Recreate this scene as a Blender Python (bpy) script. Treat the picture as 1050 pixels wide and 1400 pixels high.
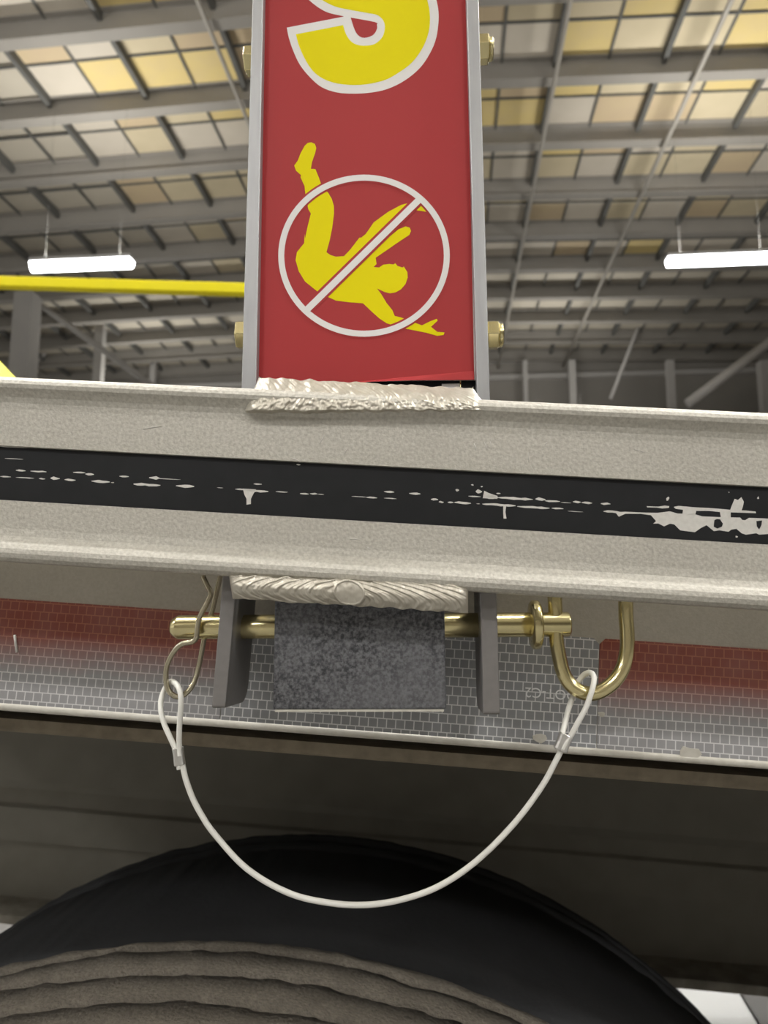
import bpy, bmesh, math, random
from mathutils import Vector, Matrix, noise
random.seed(7)
for o in list(bpy.data.objects):
    bpy.data.objects.remove(o, do_unlink=True)
S = bpy.context.scene
COL = S.collection

# ---------------------------------------------------------------- camera
FPX, CX, CY = 1011.1, 525.0, 700.0
YAW, PITCH = math.radians(5.1), math.radians(7.6)
CAM = Vector((0.0, 0.0, 1.21))
cr = Vector((math.cos(YAW), math.sin(YAW), 0))
cf = Vector((-math.sin(YAW) * math.cos(PITCH), math.cos(YAW) * math.cos(PITCH), math.sin(PITCH)))
cu = cr.cross(cf)
cd = bpy.data.cameras.new('camera'); camo = bpy.data.objects.new('camera', cd); COL.objects.link(camo)
camo.matrix_world = Matrix((( cr.x, cu.x, -cf.x, CAM.x), (cr.y, cu.y, -cf.y, CAM.y), (cr.z, cu.z, -cf.z, CAM.z), (0, 0, 0, 1)))
cd.sensor_fit = 'VERTICAL'; cd.sensor_height = 36.0; cd.lens = 26.0
cd.clip_start = 0.01; cd.clip_end = 300
cd.dof.use_dof = True; cd.dof.focus_distance = 0.305; cd.dof.aperture_fstop = 16.0
S.camera = camo

# ---------------------------------------------------------------- world, lights, exposure
W = bpy.data.worlds.new('world'); S.world = W; W.use_nodes = True
W.node_tree.nodes['Background'].inputs[0].default_value = (1.0, 0.985, 0.95, 1)
W.node_tree.nodes['Background'].inputs[1].default_value = 0.75
LAMP_W = 1150.0
ROOF_FILL = 215.0
LAMP_EMIT = 14.0
S.view_settings.view_transform = 'Standard'; S.view_settings.look = 'None'
S.view_settings.gamma = 1.0; S.view_settings.use_curve_mapping = False
S.view_settings.exposure = 0.32

# ---------------------------------------------------------------- frames
def camdir(a, b, c):
    return cr * a - cu * b + cf * c

class Frame:
    def __init__(self, X, Yhint, origin):
        self.X = X.normalized()
        self.Y = (Yhint - self.X * Yhint.dot(self.X)).normalized()
        self.Z = self.X.cross(self.Y)
        self.O = origin
        self.M = Matrix(((self.X.x, self.Y.x, self.Z.x, origin.x), (self.X.y, self.Y.y, self.Z.y, origin.y),
                         (self.X.z, self.Y.z, self.Z.z, origin.z), (0, 0, 0, 1)))
        self.Mi = self.M.inverted()
    def P(self, px, py, Y):
        d = camdir((px - CX) / FPX, (py - CY) / FPX, 1.0)
        t = (Y - (CAM - self.O).dot(self.Y)) / d.dot(self.Y)
        return self.Mi @ (CAM + d * t)

def ray(px, py, depth):
    return CAM + camdir((px - CX) / FPX, (py - CY) / FPX, 1.0) * depth
def ray_y(px, py, y):
    d = camdir((px - CX) / FPX, (py - CY) / FPX, 1.0)
    return CAM + d * ((y - CAM.y) / d.y)
def ray_z(px, py, z):
    d = camdir((px - CX) / FPX, (py - CY) / FPX, 1.0)
    return CAM + d * ((z - CAM.z) / d.z)

# trailer frame: X along the deck edge, Y into the scene, Z up
T = Frame(camdir(16142, 928, -1011), camdir(55, 135, 1011), ray(525, 690, 0.29))
# post frame: leaning a little against the trailer
pz = camdir(-35, -5573, 1011).normalized()
pxx = T.X - pz * T.X.dot(pz); pxx.normalize()
pyy = pz.cross(pxx)
_o = T.M @ T.P(500, 545, 0.014)
Q = Frame(pxx, pyy, _o)
WORLD = None

# ---------------------------------------------------------------- mesh helpers
class MB:
    def __init__(self): self.v = []; self.f = []; self.smooth = set()
    def add(self, vs, fs, smooth=False):
        n = len(self.v); self.v += [Vector(p) for p in vs]
        for q in fs:
            if smooth: self.smooth.add(len(self.f))
            self.f.append([n + i for i in q])
        return self
    def box(self, x0, x1, y0, y1, z0, z1):
        vs = [(x, y, z) for x in (x0, x1) for y in (y0, y1) for z in (z0, z1)]
        return self.add(vs, [(0, 1, 3, 2), (4, 6, 7, 5), (0, 4, 5, 1), (2, 3, 7, 6), (0, 2, 6, 4), (1, 5, 7, 3)])
    def hexa(self, q):   # 8 points: front 4 (loop), back 4 (loop)
        return self.add(q, [(0, 1, 2, 3), (7, 6, 5, 4), (0, 4, 5, 1), (1, 5, 6, 2), (2, 6, 7, 3), (3, 7, 4, 0)])
    def prism(self, pts, y0, y1):   # pts: list of (x,z); extruded along y
        n = len(pts)
        a = 0
        for i in range(n):
            p, q = pts[i], pts[(i + 1) % n]; a += p[0] * q[1] - q[0] * p[1]
        if a < 0: pts = pts[::-1]
        vs = [(p[0], y0, p[1]) for p in pts] + [(p[0], y1, p[1]) for p in pts]
        fs = [list(range(n)), list(range(2 * n - 1, n - 1, -1))]
        for i in range(n):
            j = (i + 1) % n
            fs.append((i, n + i, n + j, j))
        return self.add(vs, fs)
    def extrude_x(self, prof, x0, x1, smooth=False, nx=1):   # prof: closed list of (y,z)
        n = len(prof); vs = []
        for k in range(nx + 1):
            x = x0 + (x1 - x0) * k / nx
            vs += [(x, p[0], p[1]) for p in prof]
        fs = []
        for k in range(nx):
            for i in range(n):
                j = (i + 1) % n
                fs.append((k * n + i, k * n + j, (k + 1) * n + j, (k + 1) * n + i))
        self.add(vs, fs, smooth)
        m = len(self.v) - len(vs)
        self.f.append([m + i for i in range(n)][::-1]); self.f.append([m + nx * n + i for i in range(n)])
        return self
    def tube(self, path, r, seg=12, closed=False, caps=True):
        path = [Vector(p) for p in path]; n = len(path)
        rr = r if isinstance(r, (list, tuple)) else [r] * n
        t0 = (path[1] - path[0]).normalized()
        up = Vector((0, 1, 0)) if abs(t0.y) < 0.9 else Vector((1, 0, 0))
        nrm = (up - t0 * up.dot(t0)).normalized()
        vs = []
        for i in range(n):
            a = path[max(i - 1, 0)]; b = path[min(i + 1, n - 1)]
            t = (b - a).normalized()
            nrm = (nrm - t * nrm.dot(t)).normalized(); bi = t.cross(nrm)
            for k in range(seg):
                an = 2 * math.pi * k / seg
                vs.append(path[i] + (nrm * math.cos(an) + bi * math.sin(an)) * rr[i])
        fs = []
        for i in range(n - 1):
            for k in range(seg):
                j = (k + 1) % seg
                fs.append((i * seg + k, i * seg + j, (i + 1) * seg + j, (i + 1) * seg + k))
        self.add(vs, fs, True)
        if caps:
            m = len(self.v) - len(vs)
            self.f.append([m + k for k in range(seg)][::-1]); self.f.append([m + (n - 1) * seg + k for k in range(seg)])
        return self
    def lathe_x(self, prof, cy, cz, seg=32, smooth=True):   # prof list of (x,r) axis along x
        vs = []; n = len(prof)
        for (x, r) in prof:
            for k in range(seg):
                a = 2 * math.pi * k / seg
                vs.append((x, cy + r * math.cos(a), cz + r * math.sin(a)))
        fs = []
        for i in range(n - 1):
            for k in range(seg):
                j = (k + 1) % seg
                fs.append((i * seg + k, i * seg + j, (i + 1) * seg + j, (i + 1) * seg + k))
        self.add(vs, fs, smooth)
        m = len(self.v) - len(vs)
        self.f.append([m + k for k in range(seg)][::-1]); self.f.append([m + (n - 1) * seg + k for k in range(seg)])
        return self
    def mesh(self, name, off=Vector((0, 0, 0))):
        me = bpy.data.meshes.new(name)
        me.from_pydata([tuple(p - off) for p in self.v], [], self.f)
        for i in self.smooth: me.polygons[i].use_smooth = True
        me.update()
        return me
    def build(self, name, m, parent=None, frame=None, base=None, bevel=0, fix=True):
        off = Vector((0, 0, 0))
        if parent is not None: off = BASE.get(parent.name, Vector((0, 0, 0)))
        elif base is not None: off = Vector(base)
        me = self.mesh(name, off)
        if fix:
            bm = bmesh.new(); bm.from_mesh(me); bmesh.ops.recalc_face_normals(bm, faces=bm.faces); bm.to_mesh(me); bm.free()
        o = bpy.data.objects.new(name, me); COL.objects.link(o); me.materials.append(m)
        BASE[o.name] = off
        if parent is not None: o.parent = parent
        else:
            fm = frame.M if frame else Matrix.Identity(4)
            o.matrix_world = fm @ Matrix.Translation(off)
        if bevel:
            b = o.modifiers.new('bevel', 'BEVEL'); b.width = bevel; b.segments = 2; b.limit_method = 'ANGLE'; b.angle_limit = math.radians(40)
        return o
BASE = {}
def tag(o, label=None, cat=None, group=None, kind=None):
    if label: o['label'] = label
    if cat: o['category'] = cat
    if group: o['group'] = group
    if kind: o['kind'] = kind
    return o
def thing(name, label, cat, frame=None, base=(0, 0, 0), group=None, kind=None):
    o = bpy.data.objects.new(name, None); COL.objects.link(o)
    o.empty_display_size = 0.05
    BASE[o.name] = Vector(base)
    o.matrix_world = (frame.M if frame else Matrix.Identity(4)) @ Matrix.Translation(Vector(base))
    return tag(o, label, cat, group, kind)
def smooth_path(pts, sub=6):
    pts = [Vector(p) for p in pts]; out = []
    for i in range(len(pts) - 1):
        p0 = pts[max(i - 1, 0)]; p1 = pts[i]; p2 = pts[i + 1]; p3 = pts[min(i + 2, len(pts) - 1)]
        for k in range(sub):
            t = k / sub
            out.append(0.5 * ((2 * p1) + (-p0 + p2) * t + (2 * p0 - 5 * p1 + 4 * p2 - p3) * t * t + (-p0 + 3 * p1 - 3 * p2 + p3) * t ** 3))
    out.append(pts[-1]); return out

# ---------------------------------------------------------------- materials
def mat(name, base, rough=0.5, metal=0.0, var=0.0, scale=50.0, var2=0.0, scale2=6.0, bump=0.0, bscale=300.0, bdist=0.0004, stretch=(1, 1, 1), base2=None, rvar=0.0, emit=None, estr=0, spec=None):
    m = bpy.data.materials.new(name); m.use_nodes = True
    nt = m.node_tree; N = nt.nodes; L = nt.links; b = N['Principled BSDF']
    b.inputs['Base Color'].default_value = (*base, 1); b.inputs['Roughness'].default_value = rough; b.inputs['Metallic'].default_value = metal
    if spec is not None: b.inputs['Specular IOR Level'].default_value = spec
    tc = N.new('ShaderNodeTexCoord'); mp = N.new('ShaderNodeMapping'); mp.inputs['Scale'].default_value = stretch
    L.new(tc.outputs['Object'], mp.inputs['Vector'])
    def nz(sc, det=4):
        n = N.new('ShaderNodeTexNoise'); n.inputs['Scale'].default_value = sc; n.inputs['Detail'].default_value = det
        L.new(mp.outputs['Vector'], n.inputs['Vector']); return n
    cur = None
    if var or var2 or base2:
        b2 = base2 if base2 else tuple(c * 0.5 for c in base)
        for (amt, sc) in ((var, scale), (var2, scale2)):
            if not amt: continue
            n = nz(sc); r = N.new('ShaderNodeValToRGB')
            r.color_ramp.elements[0].position = 0.36; r.color_ramp.elements[1].position = 0.66
            L.new(n.outputs['Fac'], r.inputs['Fac'])
            mu = N.new('ShaderNodeMath'); mu.operation = 'MULTIPLY'; mu.inputs[1].default_value = amt
            L.new(r.outputs['Color'], mu.inputs[0])
            mx = N.new('ShaderNodeMix'); mx.data_type = 'RGBA'
            L.new(mu.outputs[0], mx.inputs['Factor'])
            if cur: L.new(cur, mx.inputs['A'])
            else: mx.inputs['A'].default_value = (*base, 1)
            mx.inputs['B'].default_value = (*b2, 1)
            cur = mx.outputs['Result']
        if cur: L.new(cur, b.inputs['Base Color'])
    if rvar:
        n = nz(scale2 if scale2 else scale); ma = N.new('ShaderNodeMapRange')
        ma.inputs['To Min'].default_value = max(0.02, rough - rvar); ma.inputs['To Max'].default_value = min(1, rough + rvar)
        L.new(n.outputs['Fac'], ma.inputs['Value']); L.new(ma.outputs['Result'], b.inputs['Roughness'])
    if bump:
        n = nz(bscale, 3); bp = N.new('ShaderNodeBump'); bp.inputs['Strength'].default_value = bump; bp.inputs['Distance'].default_value = bdist
        L.new(n.outputs['Fac'], bp.inputs['Height']); L.new(bp.outputs['Normal'], b.inputs['Normal'])
    if emit:
        b.inputs['Emission Color'].default_value = (*emit, 1); b.inputs['Emission Strength'].default_value = estr
    return m

def tape_mat(name, cell, grid, red=None):
    """prismatic reflective tape: little square cells with pale seams; the red blocks turn grey along the lower half, a painted wash of light"""
    m = bpy.data.materials.new(name); m.use_nodes = True
    nt = m.node_tree; N = nt.nodes; L = nt.links; b = N['Principled BSDF']
    tc = N.new('ShaderNodeTexCoord'); sep = N.new('ShaderNodeSeparateXYZ'); L.new(tc.outputs['Object'], sep.inputs[0])
    cmb = N.new('ShaderNodeCombineXYZ'); L.new(sep.outputs['X'], cmb.inputs['X']); L.new(sep.outputs['Z'], cmb.inputs['Y'])
    br = N.new('ShaderNodeTexBrick'); L.new(cmb.outputs[0], br.inputs['Vector'])
    br.inputs['Scale'].default_value = 1.0; br.inputs['Brick Width'].default_value = 0.0041; br.inputs['Row Height'].default_value = 0.0041
    br.inputs['Mortar Size'].default_value = 0.00027; br.inputs['Mortar Smooth'].default_value = 0.3; br.offset = 0.37
    nz = N.new('ShaderNodeTexNoise'); nz.inputs['Scale'].default_value = 55; nz.inputs['Detail'].default_value = 5
    L.new(tc.outputs['Object'], nz.inputs['Vector'])
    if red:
        # lower half where light washes out the red, painted in as grey
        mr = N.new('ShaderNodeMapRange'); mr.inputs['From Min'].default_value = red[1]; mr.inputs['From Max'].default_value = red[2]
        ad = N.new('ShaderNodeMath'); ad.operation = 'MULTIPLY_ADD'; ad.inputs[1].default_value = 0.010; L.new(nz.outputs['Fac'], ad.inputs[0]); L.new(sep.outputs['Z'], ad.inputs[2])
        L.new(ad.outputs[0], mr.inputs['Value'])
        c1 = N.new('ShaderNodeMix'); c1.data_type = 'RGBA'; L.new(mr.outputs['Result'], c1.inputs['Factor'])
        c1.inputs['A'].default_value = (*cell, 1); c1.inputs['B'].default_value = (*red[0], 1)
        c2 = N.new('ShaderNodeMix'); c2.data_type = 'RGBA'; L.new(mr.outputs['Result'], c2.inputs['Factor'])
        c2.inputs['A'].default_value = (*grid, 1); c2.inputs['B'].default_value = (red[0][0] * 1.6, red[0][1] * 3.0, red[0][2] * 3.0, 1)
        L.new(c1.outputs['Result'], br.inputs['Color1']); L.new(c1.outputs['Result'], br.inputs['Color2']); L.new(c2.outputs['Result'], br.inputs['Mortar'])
    else:
        br.inputs['Color1'].default_value = (*cell, 1); br.inputs['Color2'].default_value = (*[c * 0.86 for c in cell], 1); br.inputs['Mortar'].default_value = (*grid, 1)
    mx = N.new('ShaderNodeMix'); mx.data_type = 'RGBA'; mx.inputs['Factor'].default_value = 0.12
    r = N.new('ShaderNodeValToRGB'); L.new(nz.outputs['Fac'], r.inputs['Fac']); r.color_ramp.elements[0].position = 0.3; r.color_ramp.elements[1].position = 0.7
    r.color_ramp.elements[0].color = (0.12, 0.12, 0.12, 1); r.color_ramp.elements[1].color = (0.5, 0.5, 0.5, 1)
    L.new(br.outputs['Color'], mx.inputs['A']); L.new(r.outputs['Color'], mx.inputs['B'])
    L.new(mx.outputs['Result'], b.inputs['Base Color'])
    b.inputs['Roughness'].default_value = 0.38
    return m

M = {}
M['rail'] = mat('cast_aluminium', (0.60, 0.575, 0.515), 0.55, 0.35, var=0.62, scale=750, var2=0.20, scale2=25, base2=(0.38, 0.358, 0.31), bump=0.6, bscale=700, bdist=0.0005)
M['weld'] = mat('weld_aluminium', (0.56, 0.525, 0.45), 0.40, 0.45, var=0.55, scale=160, base2=(0.36, 0.325, 0.26), bump=0.5, bscale=500, bdist=0.0004, stretch=(1, 1, 0.4))
M['chip'] = mat('bare_metal_scrape', (0.72, 0.70, 0.66), 0.5, 0.2, var=0.3, scale=600, base2=(0.5, 0.48, 0.44))
M['strip'] = mat('black_paint', (0.009, 0.0095, 0.011), 0.45, 0.0, spec=0.3, var=0.25, scale=120, base2=(0.018, 0.018, 0.02), bump=0.1, bscale=500, bdist=0.0002)
M['side'] = mat('dull_side_rail', (0.46, 0.43, 0.37), 0.6, 0.3, var=0.3, scale=700, var2=0.3, scale2=20, base2=(0.32, 0.295, 0.245), bump=0.3, bscale=1000, bdist=0.0003)
M['sidelip'] = mat('pale_lip', (0.60, 0.575, 0.51), 0.5, 0.3, var=0.3, scale=300, base2=(0.4, 0.37, 0.31), bump=0.2, bscale=700, bdist=0.0003)
M['dirt'] = mat('dirty_flange', (0.30, 0.255, 0.19), 0.8, 0.1, var=0.5, scale=120, base2=(0.15, 0.125, 0.09), bump=0.4, bscale=400, bdist=0.0006)
M['plate'] = mat('brushed_plate', (0.36, 0.36, 0.362), 0.42, 0.6, var=0.45, scale=260, var2=0.25, scale2=60, base2=(0.27, 0.27, 0.275), stretch=(1, 1, 0.12), bump=0.15, bscale=500, bdist=0.0001)
M['ear'] = mat('grey_steel_lug', (0.235, 0.222, 0.215), 0.45, 0.45, var=0.25, scale=300, base2=(0.17, 0.16, 0.155), bump=0.1, bscale=800, bdist=0.0001)
M['tube'] = mat('black_mill_steel', (0.032, 0.033, 0.037), 0.45, 0.25, var=0.95, scale=800, var2=0.5, scale2=38, base2=(0.17, 0.17, 0.18), bump=0.25, bscale=900, bdist=0.0002)
M['brass'] = mat('yellow_zinc', (0.76, 0.67, 0.37), 0.2, 1.0, var=0.35, scale=150, base2=(0.6, 0.53, 0.31), bump=0.08, bscale=600, bdist=0.0001)
M['wire'] = mat('spring_wire', (0.56, 0.51, 0.38), 0.25, 1.0, var=0.25, scale=150, base2=(0.4, 0.36, 0.25))
M['red'] = mat('red_vinyl', (0.40, 0.030, 0.033), 0.5, 0.0, spec=0.25, var2=0.10, scale2=15, base2=(0.36, 0.05, 0.035))
M['yellow'] = mat('yellow_vinyl', (0.82, 0.71, 0.0), 0.5, spec=0.12)
M['white'] = mat('white_vinyl', (0.80, 0.78, 0.76), 0.5, spec=0.25)
M['cable'] = mat('white_coated_cable', (0.74, 0.73, 0.68), 0.4, 0.0)
M['ferrule'] = mat('crimped_aluminium', (0.72, 0.71, 0.68), 0.32, 0.85, var=0.3, scale=400, base2=(0.5, 0.49, 0.46), bump=0.4, bscale=500, bdist=0.0004)
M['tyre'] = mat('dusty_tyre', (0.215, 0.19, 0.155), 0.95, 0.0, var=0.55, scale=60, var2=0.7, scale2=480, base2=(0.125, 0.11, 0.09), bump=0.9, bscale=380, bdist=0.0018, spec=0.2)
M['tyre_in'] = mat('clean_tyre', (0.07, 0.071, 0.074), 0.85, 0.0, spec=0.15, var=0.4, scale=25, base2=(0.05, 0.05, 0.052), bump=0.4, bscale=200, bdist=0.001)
M['rim'] = mat('wheel_steel', (0.3, 0.3, 0.3), 0.5, 0.6, var=0.3, scale=30)
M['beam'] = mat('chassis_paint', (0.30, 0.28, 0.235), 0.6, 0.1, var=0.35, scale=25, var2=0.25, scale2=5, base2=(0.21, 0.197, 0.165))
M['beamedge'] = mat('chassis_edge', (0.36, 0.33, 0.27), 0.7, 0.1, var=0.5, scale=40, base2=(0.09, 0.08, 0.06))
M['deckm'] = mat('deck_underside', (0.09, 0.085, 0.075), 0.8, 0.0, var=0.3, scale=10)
M['tape_w'] = tape_mat('white_reflective_tape', (0.29, 0.295, 0.305), (0.74, 0.74, 0.74))
M['tape_r'] = None
M['floor'] = mat('concrete_floor', (0.16, 0.155, 0.145), 0.5, 0.0, var=0.3, scale=1.2, base2=(0.12, 0.115, 0.11), var2=0.2, scale2=14)
M['floorline'] = mat('white_floor', (0.82, 0.82, 0.80), 0.5)
M['roof'] = mat('roof_deck', (0.52, 0.47, 0.38), 0.8, var=0.35, scale=0.6, base2=(0.42, 0.38, 0.31))
M['panelA'] = mat('board_yellow', (0.66, 0.52, 0.22), 0.8, var=0.5, scale=1.6, base2=(0.60, 0.47, 0.25))
M['panelB'] = mat('board_cream', (0.62, 0.53, 0.36), 0.8, var=0.5, scale=1.4, base2=(0.54, 0.46, 0.30))
M['panelC'] = mat('board_pale', (0.58, 0.52, 0.43), 0.8, var=0.4, scale=1.3, base2=(0.50, 0.45, 0.36))
M['panelD'] = mat('board_tan', (0.55, 0.43, 0.28), 0.8, var=0.5, scale=1.5, base2=(0.58, 0.47, 0.28))
M['steel_bg'] = mat('roof_steel', (0.27, 0.25, 0.22), 0.7, var=0.3, scale=1.0, base2=(0.21, 0.195, 0.17))
M['joist'] = mat('joist_dark', (0.10, 0.10, 0.092), 0.7, var=0.3, scale=2, base2=(0.15, 0.14, 0.125))
M['conduit'] = mat('galvanised_conduit', (0.42, 0.39, 0.34), 0.5, 0.3)
M['wallbg'] = mat('far_wall', (0.26, 0.24, 0.21), 0.85, var=0.4, scale=0.35, base2=(0.19, 0.178, 0.16))
M['column'] = mat('column_grey', (0.42, 0.40, 0.37), 0.7, var=0.3, scale=1, base2=(0.34, 0.32, 0.30))
M['lamp'] = mat('lamp_diffuser', (0.9, 0.9, 0.9), 0.4, emit=(0.97, 0.98, 1.0), estr=LAMP_EMIT)
M['lampbody'] = mat('lamp_housing', (0.75, 0.75, 0.75), 0.4)
M['yrail'] = mat('yellow_rail_paint', (0.86, 0.74, 0.015), 0.6, spec=0.15, var=0.2, scale=12, base2=(0.80, 0.68, 0.04))
M['strap'] = mat('yellow_webbing', (0.80, 0.70, 0.03), 0.7, var=0.3, scale=60, base2=(0.65, 0.55, 0.03), bump=0.6, bscale=500, bdist=0.0006)

# ================================================================ the hall
mb = MB().box(-40, 40, -20, 45, -0.2, 0.0)
floor = tag(mb.build('floor', M['floor']), 'grey concrete floor of the hall under the trailer', 'floor', kind='structure')
pl = MB()
c0 = ray_z(918, 1343, 0); c1 = ray_z(1000, 1343, 0); c2 = ray_z(1034, 1400, 0); c3 = ray_z(968, 1400, 0)
d0 = c3 + (c3 - c0) * 3.0; d1 = c2 + (c2 - c1) * 3.0
e0 = c0 + (c0 - c3) * 1.2; e1 = c1 + (c1 - c2) * 1.2
up = Vector((0, 0, 0.004))
pl.hexa([e0 + up, e1 + up, d1 + up, d0 + up, e0 - up * 0, e1 - up * 0, d1 - up * 0, d0 - up * 0])
pl.build('white_floor_stripe', M['floorline'], floor)  # white stripe lying on the floor

HR = CAM.z + 12.9           # ridge height of the roof deck underside
XR, SL = 0.3, 0.028         # ridge position and slope of the two roof halves
def roof_z(x): return HR - SL * abs(x - XR)
cmb = MB()
for s in (-1, 1):
    xs = (XR, XR + s * 26)
    q = []
    for (yy, zz) in ((-16, 0.0), (40, 0.0)):
        pass
    a = (xs[0], -19, roof_z(xs[0]) + 0.05); b_ = (xs[1], -19, roof_z(xs[1]) + 0.05)
    c_ = (xs[1], 38, roof_z(xs[1]) + 0.05); d_ = (xs[0], 38, roof_z(xs[0]) + 0.05)
    t = Vector((0, 0, 0.2))
    cmb.hexa([Vector(a), Vector(b_), Vector(c_), Vector(d_), Vector(a) + t, Vector(b_) + t, Vector(c_) + t, Vector(d_) + t])
ceiling = tag(cmb.build('ceiling', M['roof']), 'boarded warehouse ceiling with cream and yellow panels between grey beams', 'ceiling', kind='structure')
BAY = 2.45
Y0 = 16.12                  # first beam that shows wholly
x144 = ray_z(144, 13, HR).x
beams_y = [Y0 + BAY * k for k in range(-11, 9)]
def share(name, me, mtl, parent, loc, rot=(0, 0, 0)):
    o = bpy.data.objects.new(name, me); COL.objects.link(o); o.parent = parent; o.location = loc; o.rotation_euler = rot
    return o
def mk(mbd, name, mtl):
    me = mbd.mesh(name); bm = bmesh.new(); bm.from_mesh(me); bmesh.ops.recalc_face_normals(bm, faces=bm.faces); bm.to_mesh(me); bm.free()
    me.materials.append(mtl); return me
LEN = 26.0
bme = MB(); bme.box(0, LEN, -0.03, 0.03, -0.52, 0.0); bme.box(0, LEN, -0.16, 0.16, -0.57, -0.52); bme.box(0, LEN, -0.16, 0.16, -0.05, 0.0)
bme_r = mk(bme, 'roof_beam', M['steel_bg'])
th = math.atan(SL)
for y in beams_y:
    share('roof_beam', bme_r, None, ceiling, (XR, y, HR), (0, th, 0))
    share('roof_beam', bme_r, None, ceiling, (XR, y, HR), (0, th, math.pi)) if False else share('roof_beam', bme_r, None, ceiling, (XR, y, HR), (0, math.pi - th, 0)) if False else None
bme_l = mk(MB().box(-LEN, 0, -0.03, 0.03, -0.52, 0.0).box(-LEN, 0, -0.16, 0.16, -0.57, -0.52).box(-LEN, 0, -0.16, 0.16, -0.05, 0.0), 'roof_beam', M['steel_bg'])
for y in beams_y:
    share('roof_beam', bme_l, None, ceiling, (XR, y, HR), (0, -th, 0))
# joists running away from the camera, a deep one at every second seam
jd = mk(MB().box(-0.055, 0.055, -16, 37.5, -0.24, 0.0), 'joist', M['joist'])
jt = mk(MB().box(-0.028, 0.028, -16, 37.5, -0.06, 0.0), 'joist', M['joist'])
SX = 1.235
for k in range(-13, 24):
    x = x144 + SX * k
    if abs(x - XR) > 22: continue
    share('joist', jd if k % 2 == 0 else jt, None, ceiling, (x, 0, roof_z(x)))
# strap across the middle of each bay
sr = mk(MB().box(0, LEN, -0.025, 0.025, -0.06, 0.0), 'bay_batten', M['joist']); sl_ = mk(MB().box(-LEN, 0, -0.025, 0.025, -0.06, 0.0), 'bay_batten', M['joist'])
for y in beams_y:
    share('bay_batten', sr, None, ceiling, (XR, y + BAY / 2, HR), (0, th, 0)); share('bay_batten', sl_, None, ceiling, (XR, y + BAY / 2, HR), (0, -th, 0))
# individual boards of the nearer bays
pm = [mk(MB().box(-SX / 2 + 0.02, SX / 2 - 0.02, -BAY / 4 + 0.02, BAY / 4 - 0.02, -0.02, 0.04), 'ceiling_panel', M[k]) for k in ('panelA', 'panelB', 'panelC', 'panelD')]
rp = random.Random(3)
for r in range(-1, 5):
    for h in (0, 1):
        y = Y0 + BAY * r - BAY + BAY * (0.25 + 0.5 * h)
        for k in range(-2, 18):
            x = x144 + SX * (k + 0.5)
            px = 525 + FPX * (camo.matrix_world.inverted() @ Vector((x, y, HR))).x / -(camo.matrix_world.inverted() @ Vector((x, y, HR))).z
            if px < -90 or px > 1150: continue
            w = (5, 3, 1, 3) if r <= 0 else (1.2, 3, 4, 1) if r <= 2 else (0.3, 2, 5, 0.6)
            i = rp.choices((0, 1, 2, 3), w)[0]
            if r <= 0 and px < 140: i = rp.choice((1, 3, 2))
            share('ceiling_panel', pm[i], None, ceiling, (x, y, roof_z(x)), (0, th if x > XR else -th, 0))
# conduits
for (px, py, rr) in ((780, 0, 0.05), (270, 0, 0.05), (1000, 0, 0.06)):
    p = ray_z(px, py, HR - 0.85)
    MB().tube([(p.x, -16, p.z), (p.x, 37.8, p.z)], rr, 8).build('conduit', M['conduit'], ceiling)

YW = 36.2
wb = MB().box(-40, 40, YW, YW + 0.3, 0, HR + 0.3)
wall = tag(wb.build('wall_back', M['wallbg']), 'dark far wall of the hall with columns and diagonal braces', 'wall', kind='structure')
for (pa, pb, y) in ((12, 37, 25.0), (127, 138, 30.0), (205, 212, 34.5), (778, 787, 34.5), (912, 922, 33.0), (715, 721, 35.0), (1040, 1056, 31.0)):
    a = ray_y(pa, 500, y); b_ = ray_y(pb, 500, y)
    MB().box(a.x, b_.x, y, y + (b_.x - a.x), 0, roof_z(a.x) - 0.6 if y < 28 else ray_y(pa, 424 if pa < 300 else 492, y).z).build('column', M['column'], wall)
for (a, b_, y, wpx) in (((15, 388), (215, 532), 27.0, 9), ((1090, 440), (940, 552), 24.0, 13), ((912, 345), (835, 545), 33.0, 5), ((405 - 330, 470), (20, 520), 33, 6)):
    p = ray_y(*a, y); q = ray_y(*b_, y); r = wpx * 0.5 * y / FPX
    MB().tube([p, q], r, 8).build('brace', M['column'], wall)
# horizontal girt where the wall meets the roof and one lower
for py in (497, 520):
    p = ray_y(525, py, YW - 0.2); MB().box(-30, 30, YW - 0.25, YW, p.z - 0.12, p.z + 0.12).build('girt', M['column'], wall)

wf = MB().box(-40, 26.5, -19.3, -19.0, 0, HR + 0.3)  # unseen wall, added to cut low light from the front
tag(wf.build('added_wall_front', M['wallbg']), 'unseen grey wall of the hall behind the viewer', 'wall', kind='structure')
wr = MB().box(26.2, 26.5, -19.0, YW, 0, HR + 0.3)  # unseen wall, added so that less light enters from the right
tag(wr.build('added_wall_right', M['wallbg']), 'unseen grey side wall of the hall far to the right', 'wall', kind='structure')

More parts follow.
